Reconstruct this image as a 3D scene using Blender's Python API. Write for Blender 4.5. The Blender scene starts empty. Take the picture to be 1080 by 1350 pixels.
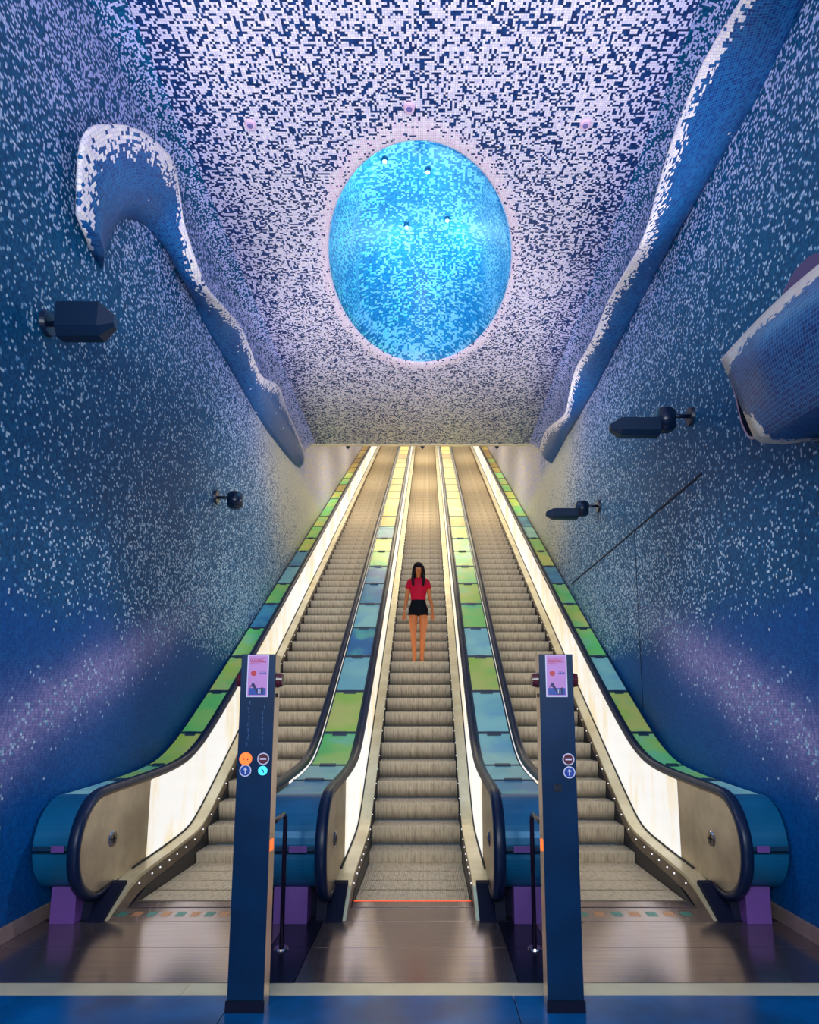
import bpy, bmesh, math, random
from mathutils import Vector, Matrix
random.seed(7)
PI = math.pi
SC = bpy.context.scene
COL = SC.collection

# ---------------------------------------------------------------- camera, world, lamps, exposure
FPX, CX, CY, TILT = 880.0, 564.0, 791.0, math.radians(9)
cam_d = bpy.data.cameras.new('camera')
cam = bpy.data.objects.new('camera', cam_d)
COL.objects.link(cam)
cam.location = (0.13, 0, 1.65)
cam.rotation_euler = (PI/2 + TILT, 0, 0)
cam_d.sensor_fit = 'AUTO'
cam_d.sensor_width = 36
cam_d.lens = 36 * FPX / 1350
cam_d.shift_x = -(CX-540)/1350
cam_d.shift_y = (CY-675)/1350
cam_d.clip_end = 200
SC.camera = cam

def lin(r, g, b, a=1):
    f = lambda c: (c/255/12.92) if c/255 <= .04045 else ((c/255+.055)/1.055)**2.4
    return (f(r), f(g), f(b), a)

w = bpy.data.worlds.new('world')
SC.world = w
w.use_nodes = True
w.node_tree.nodes['Background'].inputs[0].default_value = (0.16, 0.42, 0.80, 1)
w.node_tree.nodes['Background'].inputs[1].default_value = 0.24

def lamp(name, kind, loc, aim=None, power=100, color=(1, 1, 1), size=.1, size_y=None, angle=60, blend=.5):
    d = bpy.data.lights.new(name, kind)
    d.energy = power
    d.color = color
    if kind == 'AREA':
        d.size = size
        if size_y:
            d.shape = 'RECTANGLE'; d.size_y = size_y
    else:
        d.shadow_soft_size = size
    if kind == 'SPOT':
        d.spot_size = math.radians(angle); d.spot_blend = blend
    o = bpy.data.objects.new(name, d)
    COL.objects.link(o)
    o.location = loc
    if aim is not None:
        o.rotation_euler = (Vector(aim)-Vector(loc)).to_track_quat('-Z', 'Y').to_euler()
    return o

# unseen fill lights added behind the viewer to brighten the hall and vault
lamp('rear_fill', 'AREA', (0, -2.5, 3.2), (0, 9, 8.5), 420, (.84, .93, 1.0), 4.5, 1.2)
lamp('rear_fill', 'AREA', (0, -4.5, 7.0), (0, 6, 1.0), 110, (.74, .90, 1.0), 4.0, 1.2)
lamp('rear_ceiling_fill', 'SPOT', (0, -3.2, 2.4), (0, 9.0, 8.4), 2100, (.97, .94, 1.0), .4, angle=44, blend=.8)
for sx in (-1, 1):
    for yy in (5.2, 10.2):
        lamp('floodlight_uplight', 'SPOT', (sx*2.15, yy, 4.85), (sx*-.2, yy+.8, 8.0), 190, (.97, .93, 1.0), .15, angle=128, blend=.7)
# warm lamps under the roof of the escalator tunnel
for yy in (18.5, 23, 28, 33):
    lamp('tunnel_lamp', 'AREA', (0, yy, 7.6+(yy-15.6)*.577), (0, yy+1.0, 7.6+(yy-15.6)*.577-3), 120, (1.0, .87, .60), 3.5, .8)

SC.view_settings.view_transform = 'Standard'
SC.view_settings.look = 'None'
SC.view_settings.exposure = 0.0
SC.view_settings.gamma = 1.0
SC.view_settings.use_curve_mapping = False

# ---------------------------------------------------------------- node helpers
class G:
    def __init__(s, name, rough=.5, metal=0.0, spec=.5):
        s.m = bpy.data.materials.new(name); s.m.use_nodes = True
        s.nt = s.m.node_tree; s.b = s.nt.nodes['Principled BSDF']
        s.b.inputs['Roughness'].default_value = rough
        s.b.inputs['Metallic'].default_value = metal
        s.b.inputs['Specular IOR Level'].default_value = spec
    def n(s, t): return s.nt.nodes.new(t)
    def put(s, sock, v):
        if isinstance(v, bpy.types.NodeSocket): s.nt.links.new(v, sock)
        else: sock.default_value = v
    def m_(s, op, a, b=0.0, c=0.0, clamp=False):
        x = s.n('ShaderNodeMath'); x.operation = op; x.use_clamp = clamp
        s.put(x.inputs[0], a); s.put(x.inputs[1], b); s.put(x.inputs[2], c)
        return x.outputs[0]
    def add(s, a, b): return s.m_('ADD', a, b)
    def sub(s, a, b): return s.m_('SUBTRACT', a, b)
    def mul(s, a, b): return s.m_('MULTIPLY', a, b)
    def mx(s, a, b): return s.m_('MAXIMUM', a, b)
    def mn(s, a, b): return s.m_('MINIMUM', a, b)
    def step(s, x, lo, hi):
        r = s.n('ShaderNodeMapRange'); r.interpolation_type = 'SMOOTHSTEP'
        s.put(r.inputs[0], x); r.inputs[1].default_value = lo; r.inputs[2].default_value = hi
        if lo > hi:
            r.inputs[1].default_value = hi; r.inputs[2].default_value = lo
            r.inputs[3].default_value = 1; r.inputs[4].default_value = 0
        return r.outputs[0]
    def gauss(s, x, c, wd):
        t = s.m_('DIVIDE', s.sub(x, c), wd)
        return s.m_('POWER', 2.718, s.mul(s.mul(t, t), -1.0))
    def pos(s):
        g = s.n('ShaderNodeNewGeometry'); x = s.n('ShaderNodeSeparateXYZ')
        s.nt.links.new(g.outputs['Position'], x.inputs[0]); return x.outputs
    def objpos(s):
        g = s.n('ShaderNodeTexCoord'); x = s.n('ShaderNodeSeparateXYZ')
        s.nt.links.new(g.outputs['Object'], x.inputs[0]); return g.outputs['Object'], x.outputs
    def uv(s, name):
        g = s.n('ShaderNodeUVMap'); g.uv_map = name; x = s.n('ShaderNodeSeparateXYZ')
        s.nt.links.new(g.outputs[0], x.inputs[0]); return x.outputs
    def comb(s, a, b, c=0.0):
        x = s.n('ShaderNodeCombineXYZ')
        s.put(x.inputs[0], a); s.put(x.inputs[1], b); s.put(x.inputs[2], c); return x.outputs[0]
    def noise(s, scale, vec=None, detail=2.0, rough=.5):
        x = s.n('ShaderNodeTexNoise'); x.inputs['Scale'].default_value = scale
        x.inputs['Detail'].default_value = detail; x.inputs['Roughness'].default_value = rough
        if vec is None:
            g = s.n('ShaderNodeNewGeometry'); vec = g.outputs['Position']
        s.nt.links.new(vec, x.inputs['Vector']); return x.outputs[0]
    def white(s, vec):
        x = s.n('ShaderNodeTexWhiteNoise'); x.noise_dimensions = '3D'
        s.nt.links.new(vec, x.inputs['Vector']); return x.outputs[0]
    def mix(s, f, a, b):
        x = s.n('ShaderNodeMix'); x.data_type = 'RGBA'
        s.put(x.inputs[0], f); s.put(x.inputs[6], a); s.put(x.inputs[7], b); return x.outputs[2]
    def base(s, v): s.put(s.b.inputs['Base Color'], v)
    def bump(s, h, strength=.3, dist=.01):
        x = s.n('ShaderNodeBump'); x.inputs['Strength'].default_value = strength
        x.inputs['Distance'].default_value = dist
        s.put(x.inputs['Height'], h); s.nt.links.new(x.outputs[0], s.b.inputs['Normal'])

def mosaic(g, tile, u, v, p, pale1, pale2, dark1, dark2, grout=lin(20, 40, 80), coarse=.5):
    """square glass tiles: p = share of pale tiles at a place; returns colour"""
    U = g.m_('DIVIDE', u, tile); V = g.m_('DIVIDE', v, tile)
    fu = g.m_('FLOOR', U); fv = g.m_('FLOOR', V)
    r1 = g.white(g.comb(fu, fv, 1.0))
    r2 = g.white(g.comb(g.m_('FLOOR', g.mul(g.add(fu, .0), .5)), fv, 7.0))
    r3 = g.white(g.comb(fu, g.m_('FLOOR', g.mul(g.add(fv, 1.0), .5)), 9.0))
    sel = g.m_('GREATER_THAN', g.white(g.comb(g.m_('FLOOR', g.mul(fu, .5)), g.m_('FLOOR', g.mul(fv, .5)), 4.0)), .5)
    rc = g.add(g.mul(r2, sel), g.mul(r3, g.sub(1.0, sel)))
    useC = g.m_('GREATER_THAN', g.white(g.comb(fu, fv, 12.0)), 1-coarse)
    r = g.add(g.mul(rc, useC), g.mul(r1, g.sub(1.0, useC)))
    mask = g.m_('LESS_THAN', r, p)
    ra = g.white(g.comb(fu, fv, 21.0))
    col = g.mix(mask, g.mix(ra, dark1, dark2), g.mix(ra, pale1, pale2))
    eu = g.m_('ABSOLUTE', g.sub(g.m_('FRACT', U), .5)); ev = g.m_('ABSOLUTE', g.sub(g.m_('FRACT', V), .5))
    e = g.mx(eu, ev)
    gm = g.step(e, .42, .48)
    col = g.mix(g.mul(gm, .55), col, grout)
    g.bump(g.sub(1.0, gm), .25, .003)
    return col

def simple(name, c, rough=.5, metal=0.0, spec=.5, var=0.0, scale=6.0, emit=None, es=0.0):
    g = G(name, rough, metal, spec)
    if var:
        nz = g.step(g.noise(scale, detail=4), .3, .7)
        d = tuple(x*(1-var) for x in c[:3])+(1,)
        g.base(g.mix(nz, d, c))
    else: g.base(c)
    if emit:
        g.b.inputs['Emission Color'].default_value = emit
        g.b.inputs['Emission Strength'].default_value = es
    return g.m

# ---------------------------------------------------------------- mesh helpers
def link(name, me, mat, parent=None, smooth=False):
    if mat: 
        if len(me.materials) == 0: me.materials.append(mat)
    if smooth:
        for p in me.polygons: p.use_smooth = True
    o = bpy.data.objects.new(name, me)
    COL.objects.link(o)
    if parent: o.parent = parent
    return o

def mesh(name, verts, faces, mat, parent=None, smooth=False, fix=True):
    me = bpy.data.meshes.new(name); me.from_pydata(verts, [], faces); 
    if fix:
        bm = bmesh.new(); bm.from_mesh(me); bmesh.ops.recalc_face_normals(bm, faces=bm.faces); bm.to_mesh(me); bm.free()
    me.update()
    return link(name, me, mat, parent, smooth)

def obj(name, bm, mat, parent=None, smooth=False):
    me = bpy.data.meshes.new(name)
    bmesh.ops.recalc_face_normals(bm, faces=bm.faces)
    bm.to_mesh(me); bm.free()
    return link(name, me, mat, parent, smooth)

def thing(name, label, cat, loc=(0, 0, 0), group=None):
    o = bpy.data.objects.new(name, None); o.empty_display_size = .1
    COL.objects.link(o); o.location = loc
    tag(o, label, cat, group); return o

def tag(o, label=None, cat=None, group=None, kind=None):
    if label: o['label'] = label
    if cat: o['category'] = cat
    if group: o['group'] = group
    if kind: o['kind'] = kind
    return o

def box(bm, x0, x1, y0, y1, z0, z1, bev=0.0):
    vs = [bm.verts.new((x, y, z)) for x in (x0, x1) for y in (y0, y1) for z in (z0, z1)]
    fs = [bm.faces.new([vs[i] for i in q]) for q in ((0, 1, 3, 2), (4, 6, 7, 5), (0, 4, 5, 1), (2, 3, 7, 6), (0, 2, 6, 4), (1, 5, 7, 3))]
    if bev:
        es = list({e for f in fs for e in f.edges})
        bmesh.ops.bevel(bm, geom=es, offset=bev, segments=2, affect='EDGES', profile=.7)

def boxo(name, x0, x1, y0, y1, z0, z1, mat, parent=None, bev=0.0):
    bm = bmesh.new(); box(bm, min(x0, x1), max(x0, x1), y0, y1, z0, z1, bev); return obj(name, bm, mat, parent)

def cyl(bm, p0, p1, r0, r1=None, seg=20, cap=True):
    r1 = r0 if r1 is None else r1
    p0 = Vector(p0); p1 = Vector(p1); d = p1-p0
    q = d.to_track_quat('Z', 'Y').to_matrix().to_4x4()
    mt = Matrix.Translation((p0+p1)/2) @ q
    bmesh.ops.create_cone(bm, cap_ends=cap, segments=seg, radius1=r0, radius2=r1, depth=d.length, matrix=mt)

def tube(bm, pts, r, seg=10):
    rings = []
    P = [Vector(p) for p in pts]
    up = Vector((.3, .2, 1)).normalized()
    for i, p in enumerate(P):
        t = (P[min(i+1, len(P)-1)]-P[max(i-1, 0)]).normalized()
        a = t.cross(up)
        if a.length < 1e-3: a = t.cross(Vector((1, 0, 0)))
        a.normalize(); b = t.cross(a)
        rings.append([bm.verts.new(p+a*math.cos(2*PI*k/seg)*r+b*math.sin(2*PI*k/seg)*r) for k in range(seg)])
    for A, B in zip(rings, rings[1:]):
        for k in range(seg): bm.faces.new((A[k], A[(k+1) % seg], B[(k+1) % seg], B[k]))
    bm.faces.new(rings[0]); bm.faces.new(rings[-1][::-1])

def prism_x(poly, x0, x1, name, mat, parent=None, smooth=False):
    """extrude a (y, z) outline from x0 to x1"""
    n = len(poly)
    v = [(x0, y, z) for y, z in poly]+[(x1, y, z) for y, z in poly]
    f = [tuple(range(n))[::-1], tuple(range(n, 2*n))]+[(i, (i+1) % n, n+(i+1) % n, n+i) for i in range(n)]
    return mesh(name, v, f, mat, parent, smooth)

def strip_x(up, lo, x0, x1, name, mat, parent=None):
    """band between the polylines up and lo (same count, (y, z)), from x0 to x1: clean quads"""
    n = len(up); v = []
    for x in (x0, x1):
        v += [(x, y, z) for y, z in up]+[(x, y, z) for y, z in lo]
    f = []
    for s in (0, 2*n):
        for i in range(n-1): f.append((s+i, s+i+1, s+n+i+1, s+n+i))
    for i in range(n-1):
        f.append((i, i+1, 2*n+i+1, 2*n+i)); f.append((n+i, n+i+1, 3*n+i+1, 3*n+i))
    f.append((0, n, 3*n, 2*n)); f.append((n-1, 2*n-1, 4*n-1, 3*n-1))
    return mesh(name, v, f, mat, parent)

def uvset(o, fn, name='uv'):
    me = o.data; l = me.uv_layers.new(name=name)
    for p in me.polygons:
        for li in p.loop_indices:
            l.data[li].uv = fn(me.vertices[me.loops[li].vertex_index].co, me.loops[li].vertex_index)

# ---------------------------------------------------------------- materials
XW = 2.875
PALE1, PALE2 = lin(246, 238, 250), lin(190, 196, 235)
NAVY1, NAVY2 = lin(8, 48, 110), lin(22, 84, 156)

# side walls: u = along the hall (y), v = height (z)
def wall_mat(name, flip):
    g = G(name, .45, 0, .12)
    x, y, z = g.pos()
    nz = g.noise(.8, detail=3); nf = g.noise(3.0, detail=2)
    zz = g.add(z, g.mul(g.sub(nz, .5), .7))
    upper = g.step(zz, 2.15, 2.75)
    p = g.add(.12, g.mul(g.step(y, 7.5, 13.0), .26))
    # light reflections low on the wall, painted in as a paler tile mix
    light_cloud = g.mul(g.mul(g.step(zz, 2.2, 2.7), g.step(zz, 4.4, 3.0)), g.step(y, 5.2, 8.0))
    p = g.add(p, g.mul(light_cloud, .22))
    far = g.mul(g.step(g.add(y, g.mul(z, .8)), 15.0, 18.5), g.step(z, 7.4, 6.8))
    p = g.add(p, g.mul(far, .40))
    top = g.step(z, 4.6, 7.4)
    p = g.add(p, g.mul(top, .30))
    p = g.mul(p, upper)
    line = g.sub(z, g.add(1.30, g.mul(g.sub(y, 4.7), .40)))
    band = g.mul(g.mul(1.15, g.gauss(g.add(line, g.mul(g.sub(nz, .5), .5)), 0.0, .28)), g.step(y, 9.6, 6.2))  # rising streak of lamp light, painted into the tile colours
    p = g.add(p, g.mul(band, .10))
    p = g.mul(p, g.add(.75, g.mul(nf, .5)))
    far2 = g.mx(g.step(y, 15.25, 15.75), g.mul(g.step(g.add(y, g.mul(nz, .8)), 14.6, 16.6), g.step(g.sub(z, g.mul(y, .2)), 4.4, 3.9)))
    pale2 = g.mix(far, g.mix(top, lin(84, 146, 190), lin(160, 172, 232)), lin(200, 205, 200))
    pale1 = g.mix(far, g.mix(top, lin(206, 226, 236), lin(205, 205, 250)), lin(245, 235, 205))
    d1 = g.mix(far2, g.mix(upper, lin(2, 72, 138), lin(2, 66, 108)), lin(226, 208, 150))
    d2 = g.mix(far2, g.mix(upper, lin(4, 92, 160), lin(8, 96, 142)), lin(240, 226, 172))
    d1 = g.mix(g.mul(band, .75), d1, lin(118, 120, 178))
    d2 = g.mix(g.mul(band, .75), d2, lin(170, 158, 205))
    vv = g.add(z, g.sub(XW, g.m_('ABSOLUTE', x)))
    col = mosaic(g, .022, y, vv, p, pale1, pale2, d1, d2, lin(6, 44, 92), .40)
    g.base(col)
    return g.m
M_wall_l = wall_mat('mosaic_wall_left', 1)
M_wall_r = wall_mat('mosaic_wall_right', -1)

def ceil_mat():
    g = G('mosaic_ceiling', .35, 0, .4)
    x, y, z = g.pos()
    e = g.m_('SQRT', g.add(g.m_('POWER', g.m_('ABSOLUTE', g.m_('DIVIDE', x, 1.33)), 2.0), g.m_('POWER', g.m_('ABSOLUTE', g.m_('DIVIDE', g.sub(y, 9.17), 2.55)), 2.0)))
    nz = g.noise(.9, detail=3)
    ring = g.mul(g.step(g.add(e, g.mul(nz, .1)), 1.20, 1.08), .30)
    p = g.add(.44, g.mul(nz, .36))
    side = g.step(g.m_('ABSOLUTE', x), 1.9, 2.8)
    p = g.sub(p, g.mul(side, .22))
    p = g.add(p, ring)
    far = g.step(y, 11.5, 15.5)
    pale1 = g.mix(far, g.mix(side, lin(248, 238, 246), lin(200, 200, 248)), lin(232, 226, 208))
    pale2 = g.mix(g.mul(ring, 2.4), g.mix(far, lin(214, 208, 240), lin(205, 205, 205)), lin(250, 212, 232))
    col = mosaic(g, .0245, x, y, p, pale1, pale2, lin(4, 34, 84), lin(16, 66, 130), lin(24, 44, 90), .62)
    g.base(col)
    return g.m
M_ceil = ceil_mat()

def crater_mat():
    g = G('mosaic_crater', .4, 0, .4)
    u = g.uv('uv'); x, y, z = g.pos()
    nz = g.noise(1.6, detail=3)
    p = g.add(.22, g.mul(g.step(nz, .35, .7), .45))
    green = g.step(g.add(g.noise(1.1, detail=2), g.mul(x, -.10)), .50, .64)
    pale = g.mix(green, lin(126, 200, 240), lin(90, 225, 215))
    col = mosaic(g, .034, u[0], u[1], p, pale, lin(150, 215, 250), lin(16, 108, 165), lin(36, 150, 200), lin(20, 120, 180), .5)
    g.base(col)
    return g.m
M_crater = crater_mat()

def fin_mat(name, lip=.72, w_=.14, grid=lin(120, 190, 220), pa=lin(252, 240, 232), pb=lin(226, 214, 232)):
    g = G(name, .35, 0, .3)
    u = g.uv('uv'); n = g.uv('across')
    nz = g.noise(2.5, detail=3); nz2 = g.noise(18, detail=2)
    t = g.add(n[1], g.mul(g.sub(nz, .5), .30))
    p = g.step(t, lip-w_, lip+w_)
    p = g.add(p, g.mul(g.step(nz, .58, .75), .05))
    col = mosaic(g, .030, u[0], u[1], p, pa, pb, lin(3, 48, 118), lin(14, 92, 156), grid, .3)
    g.base(col)
    return g.m
M_fin = fin_mat('mosaic_ridge', .86, .20, grid=lin(84, 140, 190))
M_hood = fin_mat('mosaic_hood', .74, .08, lin(130, 185, 225), lin(255, 236, 214), lin(246, 216, 196))

M_floor = simple('floor_dark_stone', lin(4, 104, 172), .22, 0, .35, .5, 2.2)
def plate_mat():
    g = G('landing_steel', .22, .85, .5)
    v, o = g.objpos()
    st = g.noise(1.0, g.comb(g.mul(o[0], 1.2), g.mul(o[1], 130.0)), 3)
    big = g.noise(1.3, detail=3)
    g.base(g.mix(g.step(st, .35, .65), g.mix(big, lin(126, 116, 134), lin(156, 140, 150)), g.mix(big, lin(160, 140, 142), lin(184, 166, 158))))
    g.put(g.b.inputs['Roughness'], g.add(.10, g.mul(st, .14)))
    g.bump(st, .06, .002)
    return g.m
M_plate = plate_mat()
M_plate_dark = simple('dark_steel_plate', lin(48, 50, 80), .25, .7, .5, .3, 4)
M_thresh = simple('threshold_steel', lin(248, 232, 192), .3, .25, .5, .15, 3)
M_gap = simple('black_joint', lin(14, 16, 26), .7)

def steel(name, c1, c2, rough=.34, metal=.75):
    g = G(name, rough, metal)
    nz = g.noise(2.0, detail=5, rough=.6)
    g.base(g.mix(g.step(nz, .3, .7), c1, c2))
    return g.m
M_newel = steel('brushed_steel_warm', lin(178, 160, 132), lin(215, 198, 165), .36, .55)
M_deck_steel = steel('skirt_deck_steel', lin(205, 190, 152), lin(232, 220, 185), .34, .45)
M_fascia = steel('skirt_fascia', lin(110, 98, 88), lin(150, 132, 112), .4, .6)
M_skirt = simple('black_skirt', lin(28, 30, 40), .45, .2)
M_rubber = simple('handrail_rubber', lin(10, 30, 62), .36, 0, .35)
M_chrome = simple('chrome', lin(200, 190, 190), .12, 1)
M_dot = simple('glowing_dot', lin(250, 250, 250), .3, .2, .5, emit=(1, 1, 1, 1), es=.8)

def step_mat():
    g = G('step_aluminium', .42, .35)
    v, o = g.objpos()
    grid = g.m_('SINE', g.mul(o[0], 2*PI/.018))
    dirt = g.noise(3.0, g.comb(g.mul(o[0], 9.0), g.mul(o[1], 3.0), g.mul(o[2], 2.0)), 4)
    gr = g.noise(1.0, g.comb(g.mul(o[0], 120.0), 0.0, 0.0), 2)
    c = g.mix(g.step(gr, .3, .7), lin(206, 188, 160), lin(240, 224, 196))
    c = g.mix(g.mul(g.step(dirt, .45, .75), .42), c, lin(120, 96, 78))
    c = g.mix(g.mul(g.step(o[2], -.07, -.20), .72), c, lin(70, 58, 50))  # lower riser darkened: dirt, and shade under the nosing painted in
    g.base(c)
    g.bump(grid, .5, .004)
    return g.m
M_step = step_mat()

def lit_panel():
    g = G('backlit_panel', .25)
    x, y, z = g.pos()
    v = g.noise(1.0, g.comb(g.mul(x, .1), g.mul(y, 1.4), g.mul(z, .5)), 5, .65)
    c = g.mix(g.step(v, .36, .58), lin(244, 226, 186), lin(252, 250, 247))
    g.base(lin(70, 66, 60))
    g.put(g.b.inputs['Emission Color'], c)
    g.b.inputs['Emission Strength'].default_value = .93
    return g.m
M_lit = lit_panel()

def deck_col(name, a, b, c):
    g = G(name, .3, .1, .5)
    v, o = g.objpos()
    n1 = g.noise(1.5, detail=2); n2 = g.noise(2.2, g.comb(g.add(g.pos()[0], 5), g.pos()[1], 3.0), 2)
    col = g.mix(g.step(n1, .38, .62), a, b)
    g.base(g.mix(g.mul(g.step(n2, .5, .72), .8), col, c))
    return g.m
DECK = {  # panel hues imitate coloured light reflected by the steel, painted in
 'g': deck_col('deck_green', lin(131, 252, 131), lin(198, 252, 125), lin(161, 252, 209)),
 'y': deck_col('deck_lime', lin(216, 252, 101), lin(252, 252, 131), lin(161, 252, 149)),
 't': deck_col('deck_pale_teal', lin(161, 234, 228), lin(186, 252, 234), lin(131, 209, 234)),
 'b': deck_col('deck_blue', lin(53, 143, 198), lin(88, 186, 216), lin(125, 234, 198)),
 'w': deck_col('deck_yellow', lin(212, 184, 62), lin(222, 202, 92), lin(186, 166, 56)),
 'o': deck_col('deck_amber', lin(190, 145, 45), lin(208, 170, 62), lin(170, 130, 45)),
}
M_deckbody = simple('deck_edge_navy', lin(8, 48, 84), .3, .1)
M_cap = simple('teal_end_cap', lin(18, 112, 158), .3, .25, .5, .25, 3)
M_clip = simple('joint_strip_navy', lin(10, 52, 80), .4)
M_purple = simple('purple_foot', lin(112, 72, 150), .5, 0, .5, .15)
M_base = simple('newel_base_navy', lin(8, 16, 42), .65, 0, .2)
M_comb = simple('orange_comb', lin(255, 110, 50), .4, emit=lin(255, 90, 40), es=.7)
M_comb_grey = simple('grey_comb', lin(120, 112, 100), .4, .5)
M_stone = simple('beige_skirting_stone', lin(150, 128, 120), .4, 0, .5, .25)
M_tunnel = simple('tunnel_roof_plaster', lin(215, 205, 180), .6)
M_black = simple('black_fixture', lin(10, 34, 62), .35)
M_black2 = simple('lamp_drum_navy', lin(12, 28, 58), .3)

# ---------------------------------------------------------------- structure
XW = 2.875; ZC = 8.0; YE = 15.6; YB = -6.0; YEND = 40.0
def tunz(y): return ZC+(y-YE)*.577

floor = tag(boxo('floor', -XW, XW, YB, 7.5, -.30, -.032, M_gap), kind='structure')
def slab(x0, x1, y0, y1, m, name='floor_panel', top=0.0):
    return boxo(name, x0, x1, y0, y1, -.030, top, m, floor, .002)
slab(-XW, -.98, YB, 4.158, M_floor); slab(-.975, .62, YB, 4.158, M_floor); slab(.625, XW, YB, 4.158, M_floor)
slab(-XW, -1.3, 4.162, 4.332, M_thresh, 'threshold_strip'); slab(-1.297, .9, 4.162, 4.332, M_thresh, 'threshold_strip'); slab(.903, XW, 4.162, 4.332, M_thresh, 'threshold_strip')
for a, b, mm in ((-XW, -.96, M_plate), (-.955, -.68, M_plate_dark), (-.675, .675, M_plate), (.68, .955, M_plate_dark), (.96, XW, M_plate)):
    slab(a, b, 4.338, 4.93, mm, 'landing_plate'); slab(a, b, 4.936, 5.49, mm, 'landing_plate')
for xc in (-1.845, 0, 1.845):
    slab(xc-.55, xc+.55, 5.496, 5.85, M_plate, 'landing_plate')
for a, b in ((-XW, -2.4), (-1.29, -.555), (.555, 1.29), (2.4, XW)):
    slab(a, b, 5.496, 6.9, M_plate_dark, 'landing_plate')

def wall(side, mat):
    s = -1 if side == 'left' else 1
    x = s*XW
    ys = [YB, YE, YEND]; v = []
    out = s*.3
    tops = [ZC+.3, ZC+.3, tunz(YEND)+.3]
    for xx in (x, x+out):
        for y, t in zip(ys, tops): v += [(xx, y, -.3), (xx, y, t)]
    f = [(0, 2, 3, 1), (2, 4, 5, 3), (6, 7, 9, 8), (8, 9, 11, 10), (0, 1, 7, 6), (4, 10, 11, 5), (1, 3, 9, 7), (3, 5, 11, 9), (0, 6, 8, 2), (2, 8, 10, 4)]
    o = mesh('wall_'+side, v, f, mat)
    return tag(o, kind='structure')
wl = wall('left', M_wall_l); wr = wall('right', M_wall_r)
tag(boxo('wall_back', -XW, XW, YEND, YEND+.2, 10, 23, M_tunnel), kind='structure')

# ceiling with the oval opening
EA, EB, EY, EX = 2.49, 1.34, 9.22, .02
def ceiling():
    N = 96; v = []; f = []
    def rect_pt(a):
        c, s_ = math.cos(a), math.sin(a)
        hx = XW-.001; y0, y1 = YB, YE
        t = min((hx/abs(c)) if abs(c) > 1e-9 else 1e9, ((y1-EY)/s_ if s_ > 0 else (y0-EY)/s_) if abs(s_) > 1e-9 else 1e9)
        return (c*t, EY+s_*t)
    corners = [math.atan2(YE-EY, XW), math.atan2(YE-EY, -XW), math.atan2(YB-EY, -XW)+2*PI, math.atan2(YB-EY, XW)+2*PI]
    A = sorted([2*PI*k/N for k in range(N)]+corners)
    n = len(A)
    rings = [(1.0, .05), (1.006, .03), (1.02, .012), (1.05, .002), (1.10, 0)]
    for k_, dz in rings:
        v += [(EX+EB*k_*math.cos(a), EY+EA*k_*math.sin(a), ZC+dz) for a in A]
    for q in (.25, .55, 1.0):
        for a in A:
            rx, ry = rect_pt(a); ex, ey = EX+EB*1.1*math.cos(a), EY+EA*1.1*math.sin(a)
            v.append((ex+(rx-ex)*q, ey+(ry-ey)*q, ZC))
    R = len(rings)+3
    for r in range(R-1):
        for k in range(n): f.append((r*n+k, r*n+(k+1) % n, (r+1)*n+(k+1) % n, (r+1)*n+k))
    # top side, closing the slab
    b0 = len(v)
    for a in A: v.append((EX+EB*1.10*math.cos(a), EY+EA*1.06*math.sin(a), ZC+.30))
    for a in A: rx, ry = rect_pt(a); v.append((rx, ry, ZC+.30))
    for k in range(n):
        k2 = (k+1) % n
        f.append((b0+k, b0+k2, b0+n+k2, b0+n+k)); f.append((b0+k, b0+k2, k2, k)); f.append(((R-1)*n+k, (R-1)*n+k2, b0+n+k2, b0+n+k))
    return mesh('ceiling', v, f, M_ceil)
ceil = tag(ceiling(), kind='structure')
# soft coves between ceiling and walls
for s in (-1, 1):
    R_ = .26; up = []; v = []; f = []
    for i in range(9):
        a = PI/2*i/8
        v_ = (s*(XW-.002-R_+R_*math.cos(a)), ZC-.002-R_+R_*math.sin(a))
        up.append(v_)
    for y in (YB, YE-.01):
        v += [(x, y, z) for x, z in up]+[(s*(XW-.001), y, ZC-.001)]
    n = len(up)+1
    f = [(i, i+1, n+i+1, n+i) for i in range(n-1)]+[(n-1, 0, n, 2*n-1), tuple(range(n)), tuple(range(n, 2*n))[::-1]]
    mesh('cove', v, f, M_wall_l if s < 0 else M_wall_r, wl if s < 0 else wr)
# tunnel roof beyond the edge
v = []
for x in (-XW, XW):
    v += [(x, YE, ZC+.005), (x, YEND, tunz(YEND)), (x, YEND, tunz(YEND)+.3), (x, YE, ZC+.30)]
tag(mesh('ceiling_tunnel', v, [(0, 1, 2, 3), (4, 7, 6, 5), (0, 4, 5, 1), (1, 5, 6, 2), (2, 6, 7, 3), (3, 7, 4, 0)], M_tunnel), kind='structure')
tag(boxo('trim_1', -XW+.05, XW-.05, YE, YE+.06, ZC-.03, ZC+.02, M_thresh), kind='structure')

for s, nm in ((-1, 'left'), (1, 'right')):
    bm = bmesh.new(); box(bm, min(s*XW, s*(XW-.03)), max(s*XW, s*(XW-.03)), YB, 6.2, 0, .11, .006)
    tag(obj('baseboard_'+nm, bm, M_stone), kind='structure')
# expansion joints on the right wall
bm = bmesh.new(); box(bm, XW-.006, XW, 6.4, 12.5, 3.93, 3.955); tag(obj('trim_2', bm, M_base), kind='structure')
bm = bmesh.new(); box(bm, XW-.004, XW, 8.6, 8.615, 1.6, 3.93); tag(obj('trim_3', bm, M_base), kind='structure')

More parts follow.
